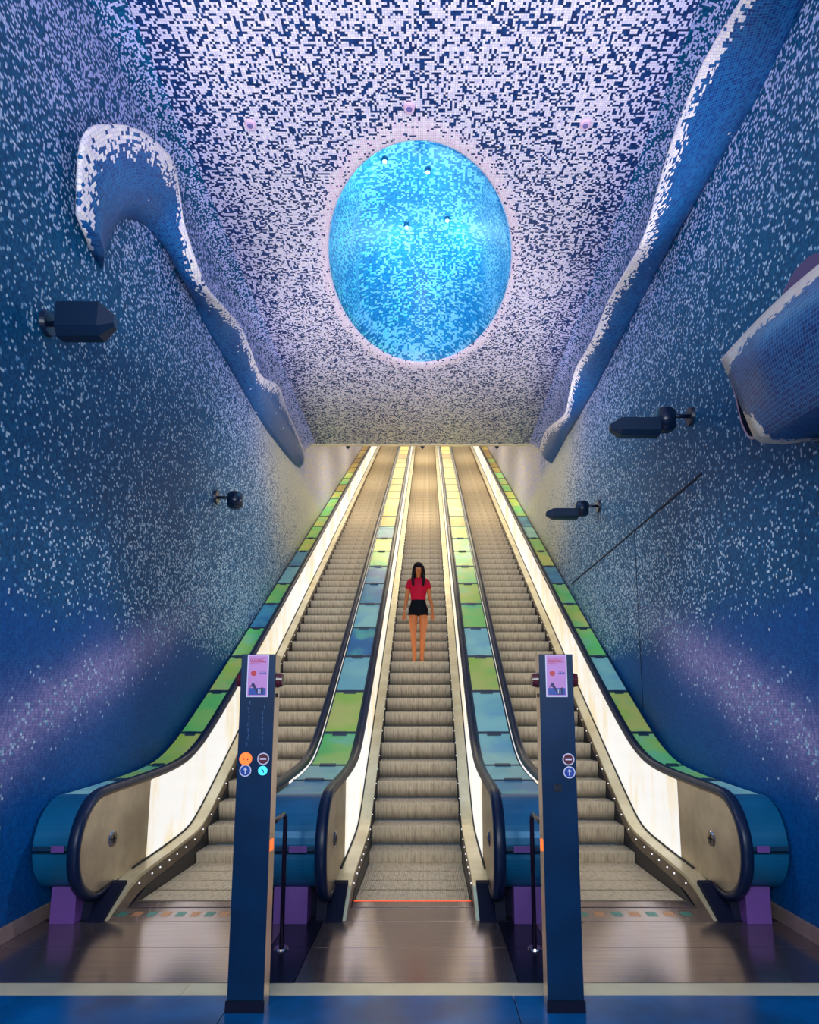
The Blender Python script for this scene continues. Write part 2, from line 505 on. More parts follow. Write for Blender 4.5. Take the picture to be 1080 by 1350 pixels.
# crater dome
def crater():
    t = thing('ceiling_crater', 'large oval cyan mosaic light crater sunk in the middle of the ceiling', 'skylight', (EX, EY, ZC))
    N = 96; prof = [(1.0, .05), (1.012, .35), (1.01, .7), (.97, 1.1), (.88, 1.5), (.74, 1.85), (.55, 2.12), (.32, 2.3), (.12, 2.36), (.001, 2.37)]
    v = []; f = []; uvs = []
    L = 0; last = None
    for k_, h in prof:
        if last: L += math.hypot((k_-last[0])*1.9, h-last[1])
        last = (k_, h)
        for i in range(N+1):
            a = 2*PI*i/N
            v.append((EB*k_*math.cos(a), EA*k_*math.sin(a), h)); uvs.append((EB*k_*math.cos(a)*1.0+EB*math.cos(a)*.0, EA*k_*math.sin(a)) if h > 1.0 else (a*2.0, L))
    n = N+1
    for r in range(len(prof)-1):
        for i in range(N): f.append((r*n+i, r*n+i+1, (r+1)*n+i+1, (r+1)*n+i))
    o = mesh('crater_shell', v, f, M_crater, t, True, fix=False)
    l = o.data.uv_layers.new(name='uv')
    for p in o.data.polygons:
        for li in p.loop_indices:
            c = o.data.vertices[o.data.loops[li].vertex_index].co
            l.data[li].uv = (c.x+(0 if abs(c.x) < 1.1 else (c.z if c.x < 0 else -c.z)), c.z-abs(c.y))
    md = o.modifiers.new('solid', 'SOLIDIFY'); md.thickness = .05; md.offset = 1
    return t
crater_t = crater()

# crater lamps: small round spots set into the dome
M_bulb = simple('crater_bulb', lin(150, 240, 235), .4, emit=(.55, 1, .95, 1), es=3)
M_ringc = simple('lamp_ring_teal', lin(16, 90, 130), .4)
for (x, y, z, lab) in ((-.24, 10.62, 9.45, 'small round lamp in the crater, lowest of its five'), (.47, 10.45, 9.65, 'small round crater lamp nearest the right rim'), (.13, 9.7, 10.05, 'small round lamp near the middle of the crater, right of centre'), (-.55, 9.35, 9.98, 'small round lamp near the upper left of the crater'), (-.22, 8.35, 10.0, 'small round lamp at the very top edge of the crater')):
    # push on to the dome along the lamp's own vertical
    k = math.hypot((x-EX)/EB, (y-EY)/EA)
    prof = [(1.012, .35), (1.01, .7), (.97, 1.1), (.88, 1.5), (.74, 1.85), (.55, 2.12), (.32, 2.3), (.12, 2.36), (0, 2.37)]
    hz = 2.3
    for (k0, h0), (k1, h1) in zip(prof, prof[1:]):
        if k1 <= k <= k0: hz = h0+(h1-h0)*(k0-k)/(k0-k1)
    zz = ZC+hz
    t = thing('crater_lamp', lab, 'lamp', (x, y, zz-.05))
    bm = bmesh.new(); cyl(bm, (0, 0, .04), (0, 0, -.005), .055, .05); obj('lamp_ring', bm, M_ringc, t)
    bm = bmesh.new(); cyl(bm, (0, 0, -.006), (0, 0, -.02), .035, .03); obj('bulb', bm, M_bulb, t)
    lamp('crater_light', 'POINT', (x, y, zz-.45), None, 11, (.46, .90, 1.0), .05)

M_pinkl = simple('ceiling_spot_rim', lin(225, 190, 220), .4)
for (x, y, lab) in ((-1.83, 6.46, 'small round pink-rimmed spot in the ceiling left of the crater'), (-.068, 6.25, 'small round pink-rimmed spot in the ceiling just above the crater'), (1.873, 6.46, 'small round pink-rimmed spot in the ceiling right of the crater')):
    t = thing('ceiling_spot', lab, 'lamp', (x, y, ZC))
    bm = bmesh.new(); cyl(bm, (0, 0, 0), (0, 0, -.03), .065, .055, 24); obj('spot_ring', bm, M_pinkl, t)
    bm = bmesh.new(); cyl(bm, (0, 0, -.0301), (0, 0, -.036), .032, .03); obj('lens', bm, M_bulb if x > 5 else simple('spot_lens', lin(120, 110, 170), .2), t)

# ---------------------------------------------------------------- ridges (curled mosaic fins along the walls)
def smooth_curve(P, n):
    """Catmull-Rom through P, n samples evenly by index"""
    P = [Vector(p) for p in P]; out = []
    m = len(P)-1
    for i in range(n):
        t = i/(n-1)*m; k = min(int(t), m-1); u = t-k
        p0 = P[max(k-1, 0)]; p1 = P[k]; p2 = P[k+1]; p3 = P[min(k+2, m)]
        out.append(.5*((2*p1)+(-p0+p2)*u+(2*p0-5*p1+4*p2-p3)*u*u+(-p0+3*p1-3*p2+p3)*u*u*u))
    return out

def fin(side, root, tip, label, belly=.10, thick=.05):
    s = -1 if side == 'left' else 1
    n = 110; Rr = smooth_curve([(s*(XW-.002), y, z) for y, z in root], n); T = smooth_curve(tip, n)
    K = 13; v = []; uvm = []; ac = []
    acc = 0
    for i in range(n):
        r, t = Rr[i], T[i]
        if i: acc += (T[i]-T[i-1]).length*.5+(Rr[i]-Rr[i-1]).length*.5
        d = t-r; L = d.length
        tan = (Rr[min(i+1, n-1)]-Rr[max(i-1, 0)]+T[min(i+1, n-1)]-T[max(i-1, 0)]).normalized()
        nrm = tan.cross(d.normalized()).normalized()
        if nrm.z > 0 and abs(nrm.z) > .05: nrm = -nrm
        if abs(nrm.z) <= .05 and nrm.x*s > 0: nrm = -nrm
        # lower face (bellied), rounded lip, upper face
        prof = [(j/8, -belly*math.sin(PI*min(j/8, 1))*.8) for j in range(9)]+[(1.04, .2*thick), (1.05, .6*thick), (1.02, thick), (.5, thick*.8), (0, thick*1.5)]
        for j, (q, h) in enumerate(prof):
            p = r+d*q-nrm*(h if j > 8 else h)
            v.append(p); uvm.append((acc, q*L)); ac.append(min(1, q) if j < 12 else (1 if j == 12 else .4))
    m = 14; f = []
    for i in range(n-1):
        for j in range(m-1): f.append((i*m+j, i*m+j+1, (i+1)*m+j+1, (i+1)*m+j))
        f.append((i*m+m-1, i*m, (i+1)*m, (i+1)*m+m-1))
    f.append(tuple(range(m))); f.append(tuple(range((n-1)*m, n*m))[::-1])
    o = mesh('mosaic_ridge', v, f, M_fin, None, True)
    uvset(o, lambda c, i: uvm[i]); uvset(o, lambda c, i: (uvm[i][0], ac[i]), 'across')
    return tag(o, label, 'ridge')

fin('left',
    [(14.9, 7.12), (13.717, 6.915), (11.711, 6.72), (10.405, 6.70), (9.34, 6.713), (8.307, 6.72), (7.715, 6.777), (7.199, 6.807), (6.753, 6.768), (6.363, 6.676), (5.955, 6.421), (5.75, 6.15), (5.649, 5.88), (5.62, 5.70), (5.60, 5.62)],
    [(-2.66, 14.3, 7.34), (-2.62, 12.3, 7.36), (-2.56, 11.3, 7.31), (-2.575, 10.168, 6.937), (-2.56, 9.35, 6.98), (-2.575, 8.864, 7.041), (-2.575, 8.045, 6.801), (-2.58, 7.35, 6.64), (-2.58, 6.709, 6.9), (-2.575, 6.47, 7.192), (-2.545, 6.144, 7.249), (-2.575, 5.596, 7.003), (-2.625, 5.141, 6.628), (-2.675, 4.843, 6.218), (-2.74, 4.98, 5.66)],
    'blue mosaic ridge with pale lip on the left wall, curling into a hook')
fin('right',
    [(14.1, 6.93), (13.4, 6.90), (12.11, 6.87), (10.9, 6.80), (10.107, 6.774), (8.932, 6.774), (7.74, 6.773), (6.76, 6.76), (5.88, 6.712), (5.269, 6.68), (4.858, 6.65), (4.418, 6.682), (4.101, 6.705), (3.761, 6.71)],
    [(2.60, 14.0, 7.22), (2.55, 12.9, 7.18), (2.57, 11.15, 6.72), (2.54, 10.6, 6.86), (2.53, 10.1, 7.02), (2.52, 9.0, 6.86), (2.53, 8.1, 6.92), (2.5, 6.8, 6.66), (2.5, 6.4, 6.72), (2.5, 6.1, 6.88), (2.5, 5.6, 7.05), (2.5, 4.95, 7.08), (2.49, 4.3, 6.87), (2.49, 3.85, 6.72)],
    'long blue mosaic ridge with white wavy lip high on the right wall', .06)
# ---------------------------------------------------------------- hood on the right wall
def hood():
    t = thing('mosaic_hood', 'blue tiled scoop-shaped hood with pale rim jutting from the right wall', 'hood', (XW, 4.2, 3.9))
    O = Vector((XW, 4.2, 3.9))
    secs = []
    # each section: wall top, crest (A), side points, bottom (C), wall bottom -- running from the mouth toward the viewer
    for q in [i/14 for i in range(15)]:
        yA = 4.71-2.02*q; zA = 4.24+.03*math.sin(q*PI)-.10*q-.20*q*q; xA = 2.35
        yC = 4.32-1.22*q; zC = 3.456-.136*q; xC = 2.35
        A = Vector((xA, yA, zA)); Cc = Vector((xC, yC, zC))
        pts = [Vector((XW+.02, yA+.12, zA+.02)), Vector((xA+.30, yA+.07, zA+.085)), Vector((xA+.10, yA+.02, zA+.05)), A]
        for j in range(1, 12):
            r = j/12; b = math.sin(PI*r)
            pts.append(A.lerp(Cc, r)+Vector((-.13*b*min(1, q*2.5+.15), -.02*b, .03*b)))
        pts += [Cc, Cc+Vector((.05, .01, -.035)), Cc+Vector((.22, .05, -.03)), Vector((XW+.02, yC+.15, zC+.04))]
        secs.append(pts)
    v = [p-O for S in secs for p in S]; m = len(secs[0]); f = []
    for i in range(len(secs)-1):
        for j in range(m-1): f.append((i*m+j, i*m+j+1, (i+1)*m+j+1, (i+1)*m+j))
    o = mesh('hood_shell', v, f, M_hood, t, True)
    L = [0]
    for j in range(1, m): L.append(L[-1]+(secs[3][j]-secs[3][j-1]).length)
    def ac(i):
        j = i % m; q = (i//m)/14
        a = max(0, 1-abs(j-3)/9.0)                # pale along the crest
        c = max(0, 1-abs(j-15)/11.0)*max(0, 1-max(0, q-.05)*3.5)  # pale at the lower mouth corner
        return max(a, c, .9*max(0, 1-q*9)*(1 if j < 7 else 0))
    uvset(o, lambda c, i: ((i//m)*.125, L[i % m])); uvset(o, lambda c, i: (0, ac(i)), 'across')
    md = o.modifiers.new('solid', 'SOLIDIFY'); md.thickness = .03; md.offset = -1
    # inner lip seen past the near edge of the mouth
    E = [(2.40, 4.70, 4.12), (2.41, 4.64, 3.93), (2.42, 4.624, 3.798), (2.42, 4.586, 3.664), (2.43, 4.53, 3.55), (2.42, 4.44, 3.504), (2.40, 4.36, 3.50)]
    I = [(2.6, 4.6, 4.15), (2.62, 4.55, 4.10), (2.62, 4.5, 3.9), (2.62, 4.45, 3.7), (2.62, 4.42, 3.6), (2.62, 4.40, 3.53), (2.60, 4.35, 3.50)]
    E = smooth_curve(E, 24); I = smooth_curve(I, 24)
    v = []; 
    for e, i in zip(E, I): v += [e-O, i-O]
    f = [(2*k, 2*k+2, 2*k+3, 2*k+1) for k in range(23)]
    o = mesh('inner_lip', v, f, M_base, t, True); md = o.modifiers.new('solid', 'SOLIDIFY'); md.thickness = .02
    bm = bmesh.new(); tube(bm, [e-O for e in E], .011, 8); obj('lip_edge', bm, simple('lip_edge_pink', lin(190, 150, 170), .4), t, True)
    # half disc standing behind the crest
    bm = bmesh.new(); cyl(bm, (0, 0, 0), (-.05, 0, 0), .45, .44, 44)
    o = obj('round_plate', bm, simple('plum_disc', lin(92, 58, 110), .5), t); o.location = (-.25, -.2, .17)
    return t
hood()

# ---------------------------------------------------------------- wall floodlights
def flood(side, y, z, head, label, length=.42, hh=.11):
    s = -1 if side == 'left' else 1
    t = thing('wall_floodlight', label, 'floodlight', (s*XW, y, z))
    bm = bmesh.new(); cyl(bm, (0, 0, 0), (-s*.035, 0, 0), .10, .09, 28); obj('wall_plate', bm, M_black2, t)
    bm = bmesh.new(); tube(bm, [(-s*.03, 0, 0), (-s*.22, 0, 0)], .022, 12); obj('arm', bm, M_black2, t, True)
    if head != 'box':
        bm = bmesh.new(); cyl(bm, (-s*.28, 0, .07), (-s*.28, 0, -.16), .115, .105, 28)
        bmesh.ops.bevel(bm, geom=[e for e in bm.edges if abs(e.verts[0].co.z-e.verts[1].co.z) < .01], offset=.03, segments=3, affect='EDGES')
        obj('drum', bm, M_black2, t, True)
    if head != 'drum':
        x0 = .36 if head != 'box' else .12
        a = -s*x0; b = -s*(x0+length); c = -s*(x0+length+.10)
        dz = -.14 if head != 'box' else .0
        # long box with a faceted nose
        sec = lambda x, w_, h_, z_: [(x, -w_, z_-h_*.55), (x, -w_*.5, z_-h_), (x, w_*.5, z_-h_), (x, w_, z_-h_*.55), (x, w_, z_+h_), (x, -w_, z_+h_)]
        S = [sec(a, .10, hh, dz), sec(b, .10, hh, dz), sec(c, .04, hh*.35, dz+.01)]
        v = [p for q in S for p in q]; f = [tuple(range(6)), tuple(range(12, 18))[::-1]]
        for k in range(2):
            for j in range(6): f.append((k*6+j, k*6+(j+1) % 6, (k+1)*6+(j+1) % 6, (k+1)*6+j))
        mesh('lamp_head', v, f, M_black, t)
        bm = bmesh.new(); box(bm, min(a, b)+.04, max(a, b)-.04, -.085, .085, hh+dz, hh+dz+.008); obj('lens', bm, M_black2, t)
    return t
flood('left', 4.85, 4.62, 'box', 'large dark box floodlight on the left wall below the hooked ridge', .33, .13)
flood('left', 9.1, 4.56, 'drum', 'small dark drum lamp on a bracket far along the left wall')
flood('right', 6.55, 4.62, 'both', 'nearer dark drum and box floodlight on the right wall beside the tiled hood', .40, .085)
flood('right', 10.3, 4.80, 'both', 'farther dark drum and box floodlight on the right wall above the escalator', .40, .075)
lamp('floodlight_beam', 'SPOT', (1.75, 6.55, 4.40), (-2.9, 5.3, 1.75), 300, (.95, .88, 1.0), .05, angle=42, blend=.9)
lamp('floodlight_beam', 'SPOT', (-2.15, 4.85, 4.55), (2.9, 6.0, 1.9), 300, (.95, .88, 1.0), .05, angle=42, blend=.9)
lamp('floodlight_beam', 'SPOT', (-2.35, 9.1, 4.35), (2.9, 10.2, 4.4), 300, (1.0, .97, .85), .05, angle=70, blend=1)
lamp('floodlight_beam', 'SPOT', (1.75, 10.3, 4.60), (-2.9, 10.5, 4.3), 300, (1.0, .97, .85), .05, angle=70, blend=1)

# ---------------------------------------------------------------- escalators
L0 = 7.45; TA = .57735
def Mz(y): return (y-L0)*TA
def smax(a, b, r): return .5*(a+b+math.sqrt((a-b)**2+r*r))
YTOP = 35.5
def frange(a, b, s):
    n = max(1, round((b-a)/s)); return [a+(b-a)*i/n for i in range(n+1)]
def Tz(y): return smax(Mz(y)+.19, .235+(y-6.4)*.06, .12)         # top of the skirt deck
def Hz(y): return smax(Mz(y)+.90, .985+(y-6.4)*.02, .30)-.02        # handrail centre
YS = frange(5.84, 10, .12)+frange(10, YTOP, .8)[1:]

stepM = None
def step_mesh():
    prof = [(0.0, 0.0), (.388, 0.0), (.388, -.02), (.10, -.03), (.085, -.208), (.055, -.208), (.036, -.17), (.016, -.10), (.004, -.04), (0, -.01)]
    n = len(prof); x0, x1 = -.494, .494
    v = [(x0, y, z) for y, z in prof]+[(x1, y, z) for y, z in prof]
    f = [tuple(range(n))[::-1], tuple(range(n, 2*n))]+[(i, (i+1) % n, n+(i+1) % n, n+i) for i in range(n)]
    me = bpy.data.meshes.new('step'); me.from_pydata(v, [], f)
    bm = bmesh.new(); bm.from_mesh(me); bmesh.ops.recalc_face_normals(bm, faces=bm.faces); bm.to_mesh(me); bm.free()
    me.materials.append(M_step); return me
stepM = step_mesh()

NC, NZ, NR = 5.62, .565, .40   # newel centre and radius
def hand_path():
    P = []
    for i in range(20):
        a = math.radians(-95-(175)*i/19)       # from the underside, round the front, to the top
        P.append((NC+NR*math.cos(a)*(1.02), NZ+NR*math.sin(a)*1.0))
    P = [(5.86, NZ-NR+.02)]+P
    for y in frange(5.75, 10, .12)+frange(10, YTOP, .8)[1:]: P.append((y, Hz(y)))
    return P
HP = hand_path()

def sweep(path, sec, name, mat, parent, xc=0.0, smooth=True):
    """sweep a closed (x, n) section along a (y, z) path"""
    v = []; f = []; m = len(sec)
    for i, (y, z) in enumerate(path):
        y0, z0 = path[max(i-1, 0)]; y1, z1 = path[min(i+1, len(path)-1)]
        t = Vector((y1-y0, z1-z0)).normalized(); n = (-t.y, t.x)
        for (x, h) in sec: v.append((xc+x, y+n[0]*h, z+n[1]*h))
    for i in range(len(path)-1):
        for j in range(m): f.append((i*m+j, i*m+(j+1) % m, (i+1)*m+(j+1) % m, (i+1)*m+j))
    f.append(tuple(range(m))); f.append(tuple(range((len(path)-1)*m, len(path)*m))[::-1])
    return mesh(name, v, f, mat, parent, smooth)

def escalator(xc, label, orange):
    t = thing('escalator', label, 'escalator', (xc, 6.0, 0))
    oy = -6.0
    sh = lambda P: [(y+oy, z) for y, z in P]
    # steps
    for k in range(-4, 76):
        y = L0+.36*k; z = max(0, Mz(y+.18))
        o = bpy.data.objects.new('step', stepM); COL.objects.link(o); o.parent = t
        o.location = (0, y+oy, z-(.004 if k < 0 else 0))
        if k == -4: o.location.y += .03
    # comb plate and comb
    bm = bmesh.new(); box(bm, -.55, .55, 5.856+oy, 6.020+oy, -.03, .004, .002); obj('comb_plate', bm, M_plate, t)
    bm = bmesh.new()
    for i in range(44):
        x = -.49+.98*i/43
        box(bm, x-.007, x+.007, 6.021+oy, 6.045+oy, -.02, .006)
    box(bm, -.50, .50, 6.020+oy, 6.028+oy, -.02, .006)
    o = obj('comb', bm, M_comb if orange else M_comb_grey, t)
    if orange: o['label'] = 'glowing orange comb'
    for s in (-1, 1):
        # skirt deck, fascia, black skirt
        up = [(5.50, .002), (5.84, .175)]+[(y, Tz(y)) for y in YS[2:]]
        lo = [(5.505, .0), (5.84, .13)]+[(y, Tz(y)-.03) for y in YS[2:]]
        strip_x(sh(up), sh(lo), s*.505, s*.648, 'skirt_deck', M_deck_steel, t)
        up2 = [(5.51, .0), (5.84, .128)]+[(y, Tz(y)-.031) for y in YS[2:]]
        lo2 = [(5.52, -.001), (5.84, .0)]+[(y, max(.03, Tz(y)-.15)) for y in YS[2:]]
        strip_x(sh(up2), sh(lo2), s*.508, s*.53, 'skirt_fascia', M_fascia, t)
        lo3 = [(5.86, -.02)]+[(y, min(-.02, 0)+max(0, Mz(y)-.35)) for y in YS[3:]]
        up3 = [(5.86, .0)]+[(y, max(.03, Tz(y)-.15)) for y in YS[3:]]
        strip_x(sh(up3), sh(lo3), s*.499, s*.52, 'skirt', M_skirt, t)
        # front face of the skirt deck: dark sloping block
        bl = [(5.46, .0), (5.80, .205), (5.86, .215), (5.90, .10), (5.90, .0)]
        prism_x(sh(bl), s*.532, s*.66, 'deck_nose', M_base, t)
        # white dots along the fascia, given a glow of their own
        bm = bmesh.new()
        for y in [6.05, 6.32, 6.50, 6.72, 6.92]+[7.16+.26*i for i in range(50)]:
            zc = Tz(y)-.075
            bmesh.ops.create_icosphere(bm, subdivisions=1, radius=.009, matrix=Matrix.Translation((s*.506, y+oy, zc)))
        o = obj('dot_row', bm, M_dot, t); o['kind'] = 'stuff'
        # handrail
        sec = [(-.042, -.022), (-.046, 0), (-.038, .024), (-.018, .034), (.018, .034), (.038, .024), (.046, 0), (.042, -.022), (.02, -.014), (-.02, -.014)]
        sweep(sh(HP), sec, 'handrail', M_rubber, t, s*.668)
        sec = [(-.012, -.05), (.012, -.05), (.016, -.016), (-.016, -.016)]
        sweep(sh(HP), sec, 'handrail_guide', M_fascia, t, s*.655)
        # newel panel: from the skirt deck to the handrail, round the front
        arc = []
        for i in range(17):
            a = math.radians(-95-175*i/16); arc.append((NC+(NR-.035)*math.cos(a), NZ+(NR-.035)*math.sin(a)))
        arc += [(y, Hz(y)-.035) for y in (5.8, 6.0, 6.2, 6.4, 6.5)]
        poly = arc+[(6.5, Tz(6.5)), (6.2, Tz(6.2)), (5.9, Tz(5.9)-.005), (5.84, .19)]
        prism_x(sh(poly), s*.642, s*.664, 'newel_panel', M_newel, t)
        ed = [(y, z) for y, z in HP if y < 6.5]
        # round access lock on the newel
        bm = bmesh.new(); cyl(bm, (s*.64, 5.78+oy, .56), (s*.630, 5.78+oy, .56), .066, .060, 28)
        o = obj('lock_disc', bm, M_chrome, t)
        bm = bmesh.new(); box(bm, s*.629-.002, s*.629+.002, 5.745+oy, 5.815+oy, .552, .568); box(bm, s*.629-.002, s*.629+.002, 5.772+oy, 5.788+oy, .53, .59)
        obj('key_slot', bm, M_gap, o)
        # lit balustrade panels
        seams = [6.508]+[7.9+1.9*i for i in range(15)]
        seams = [a for a in seams if a < YTOP]+[YTOP]
        for a, b in zip(seams, seams[1:]):
            ys = frange(a, b-.006, .12 if a < 10 else .9)
            strip_x(sh([(y, Hz(y)-.03) for y in ys]), sh([(y, Tz(y)+.003) for y in ys]), s*.642, s*.664, 'balustrade_panel', M_lit, t)
        ys = YS[3:]
        strip_x(sh([(y, Tz(y)+.012) for y in ys]), sh([(y, Tz(y)+.0) for y in ys]), s*.628, s*.641, 'gasket', M_gap, t)
        # newel base cover below the handrail entry
        prism_x(sh([(5.52, .0), (5.56, .16), (6.0, .20), (6.0, .0)]), s*.66, s*.74, 'base_cover', M_base, t)
    return t
escalator(-1.845, 'left escalator, empty, next to the left wall', False)
escalator(0, 'middle escalator with the woman standing on its steps', True)
escalator(1.845, 'right escalator, empty, next to the right wall', False)

# teal and orange dashes on the landing plates
M_mk = [simple('teal_dash', lin(60, 150, 140), .35, .5), simple('orange_dash', lin(215, 150, 105), .35, .5)]
for x0, x1 in ((-2.35, -1.30), (1.05, 2.30)):
    n = 9
    for i in range(n):
        x = x0+(x1-x0)*i/n
        bm = bmesh.new(); box(bm, x, x+(x1-x0)/n*.6, 5.62, 5.74, .0003, .0012); o = obj('floor_dash', bm, M_mk[i % 2], floor)

# ---------------------------------------------------------------- decks between and beside the escalators
JO = [5.60, 6.40, 7.25]+[8.17+.955*i for i in range(29)]
def deck(x0, x1, cols, label, feet):
    x0, x1 = min(x0, x1), max(x0, x1); xc = (x0+x1)/2; wd = x1-x0
    t = thing('escalator_deck', label, 'deck', (xc, 6.0, 0)); oy = -6.0
    dz = -.045
    sh = lambda P: [(y+oy, z) for y, z in P]
    ys = frange(5.62, 10, .12)+frange(10, YTOP, .8)[1:]
    strip_x(sh([(y, Hz(y)+dz) for y in ys]), sh([(y, Hz(y)+dz-.12) for y in ys]), -wd/2, wd/2, 'deck_body', M_deckbody, t)
    for i, (a, b) in enumerate(zip(JO, JO[1:])):
        if a > YTOP-1: break
        yy = frange(a+.025, b-.025, .14 if a < 9.5 else .5)
        c = cols[min(i, len(cols)-1)]
        m = .022
        strip_x(sh([(y, Hz(y)+dz+.014) for y in yy]), sh([(y, Hz(y)+dz+.001) for y in yy]), -wd/2+m, wd/2-m, 'deck_panel', DECK[c], t)
        o = strip_x(sh([(b-.02, Hz(b-.02)+dz+.02), (b+.02, Hz(b+.02)+dz+.02)]), sh([(b-.02, Hz(b-.02)+dz+.001), (b+.02, Hz(b+.02)+dz+.001)]), -wd/2+.01, wd/2-.01, 'joint_strip', M_clip, t)
        if b < 16:
            n_ = b-.035
            strip_x(sh([(n_-.03, Hz(n_-.03)+dz+.035), (n_+.03, Hz(n_+.03)+dz+.035)]), sh([(n_-.03, Hz(n_-.03)+dz+.0145), (n_+.03, Hz(n_+.03)+dz+.0145)]), -wd*.2, wd*.2, 'lift_handle', M_clip, o)
    # rounded end: upper and lower shell
    R0, R1 = NR-.045, NR-.075
    def arc(a0, a1, n=12):
        up = []; lo = []
        for i in range(n+1):
            a = math.radians(a0+(a1-a0)*i/n)
            up.append((NC+R0*math.cos(a), NZ+.02+R0*math.sin(a))); lo.append((NC+R1*math.cos(a), NZ+.02+R1*math.sin(a)))
        return up, lo
    for nm, a0, a1 in (('end_cap', 91, 183), ('end_cap', 187, 262)):
        up, lo = arc(a0, a1); o = strip_x(sh(up), sh(lo), -wd/2+.004, wd/2-.004, nm, M_cap, t)
        for p in o.data.polygons: p.use_smooth = False
    side = [(NC+R1*math.cos(math.radians(a)), NZ+.02+R1*math.sin(math.radians(a))) for a in range(92, 266, 8)]
    prism_x(sh(side+[(5.75, .25), (6.6, .25), (6.6, .80), (5.7, .80)]), -wd/2+.012, wd/2-.012, 'end_housing', M_base, t)
    bm = bmesh.new(); box(bm, -wd/2+.0, wd/2-.0, NC-R0-.008+oy, NC-R0+.03+oy, NZ+.005, NZ+.036, .004); j = obj('cap_joint', bm, M_clip, t)
    bm = bmesh.new(); box(bm, wd*.02 if xc < 0 else -wd*.35, wd*.35 if xc < 0 else -wd*.02, NC-R0-.022+oy, NC-R0-.009+oy, NZ-.006, NZ+.044, .004); obj('lift_handle', bm, M_purple, j)
    fx, fw = feet
    bm = bmesh.new(); box(bm, fx-fw/2, fx+fw/2, 5.42+oy, 5.60+oy, .001, .27, .004); obj('foot', bm, M_purple, t)
    bm = bmesh.new(); box(bm, -wd/2+.02, wd/2-.02, 5.62+oy, 6.6+oy, .001, .245, .004); obj('plinth', bm, M_base, t)
    return t
OX = 1.845+.715
deck(-XW+.02, -OX, 'tgygygbgtbygyggywgywwowwowwoo', 'narrow deck of green panels along the left wall beside the left escalator', (.04, .19))
deck(XW-.02, OX, 'tggytgygbygtbgyygygwwywowwowoo', 'narrow deck of green panels along the right wall beside the right escalator', (-.04, .19))
deck(-1.845+.715, -.715, 'btgytbtbbgybwwwwwwwowwowwoow', 'deck of teal and green panels between the left and middle escalators', (.0, .26))
deck(.715, 1.845-.715, 'btttytgygggywywwwwwowwowwoow', 'deck of teal and green panels between the middle and right escalators', (.0, .26))

# little dark signs hanging at the ceiling edge, one over each escalator
for xc, nm in ((-1.845, 'left'), (0, 'middle'), (1.845, 'right')):
    v = [(xc-.09, YE+.10, ZC), (xc+.09, YE+.10, ZC), (xc, YE+.10, ZC-.12), (xc-.09, YE+.16, ZC), (xc+.09, YE+.16, ZC), (xc, YE+.16, ZC-.12)]
    v = [(a, b, c+.04) for a, b, c in v]
    o = mesh('sensor_bracket', v, [(0, 1, 2), (3, 5, 4), (0, 3, 4, 1), (1, 4, 5, 2), (2, 5, 3, 0)], M_black)
    tag(o, 'small dark wedge hanging from the ceiling edge over the %s escalator' % nm, 'bracket')

# ---------------------------------------------------------------- control pylons
M_pyl = simple('pylon_navy', lin(2, 46, 84), .4, 0, .2, .25, 5)
M_pylside = simple('pylon_side_steel', lin(250, 222, 196), .28, .85, .5, .1)
M_post = simple('poster_pink', lin(205, 140, 205), .5)
M_postw = simple('poster_white', lin(222, 214, 240), .5)
M_red = simple('sign_red', lin(200, 30, 50), .4)
M_dred = simple('sign_dark_red', lin(90, 14, 40), .4)
M_blue = simple('sign_blue', lin(20, 70, 160), .4)
M_white = simple('sign_white', lin(225, 215, 240), .4)
M_orl = simple('orange_indicator', lin(255, 120, 50), .4, emit=lin(255, 110, 40), es=1.1)
M_cyl_ = simple('cyan_indicator', lin(90, 230, 240), .4, emit=lin(60, 220, 240), es=.9)
M_knob = simple('dark_red_knob', lin(80, 24, 34), .25)

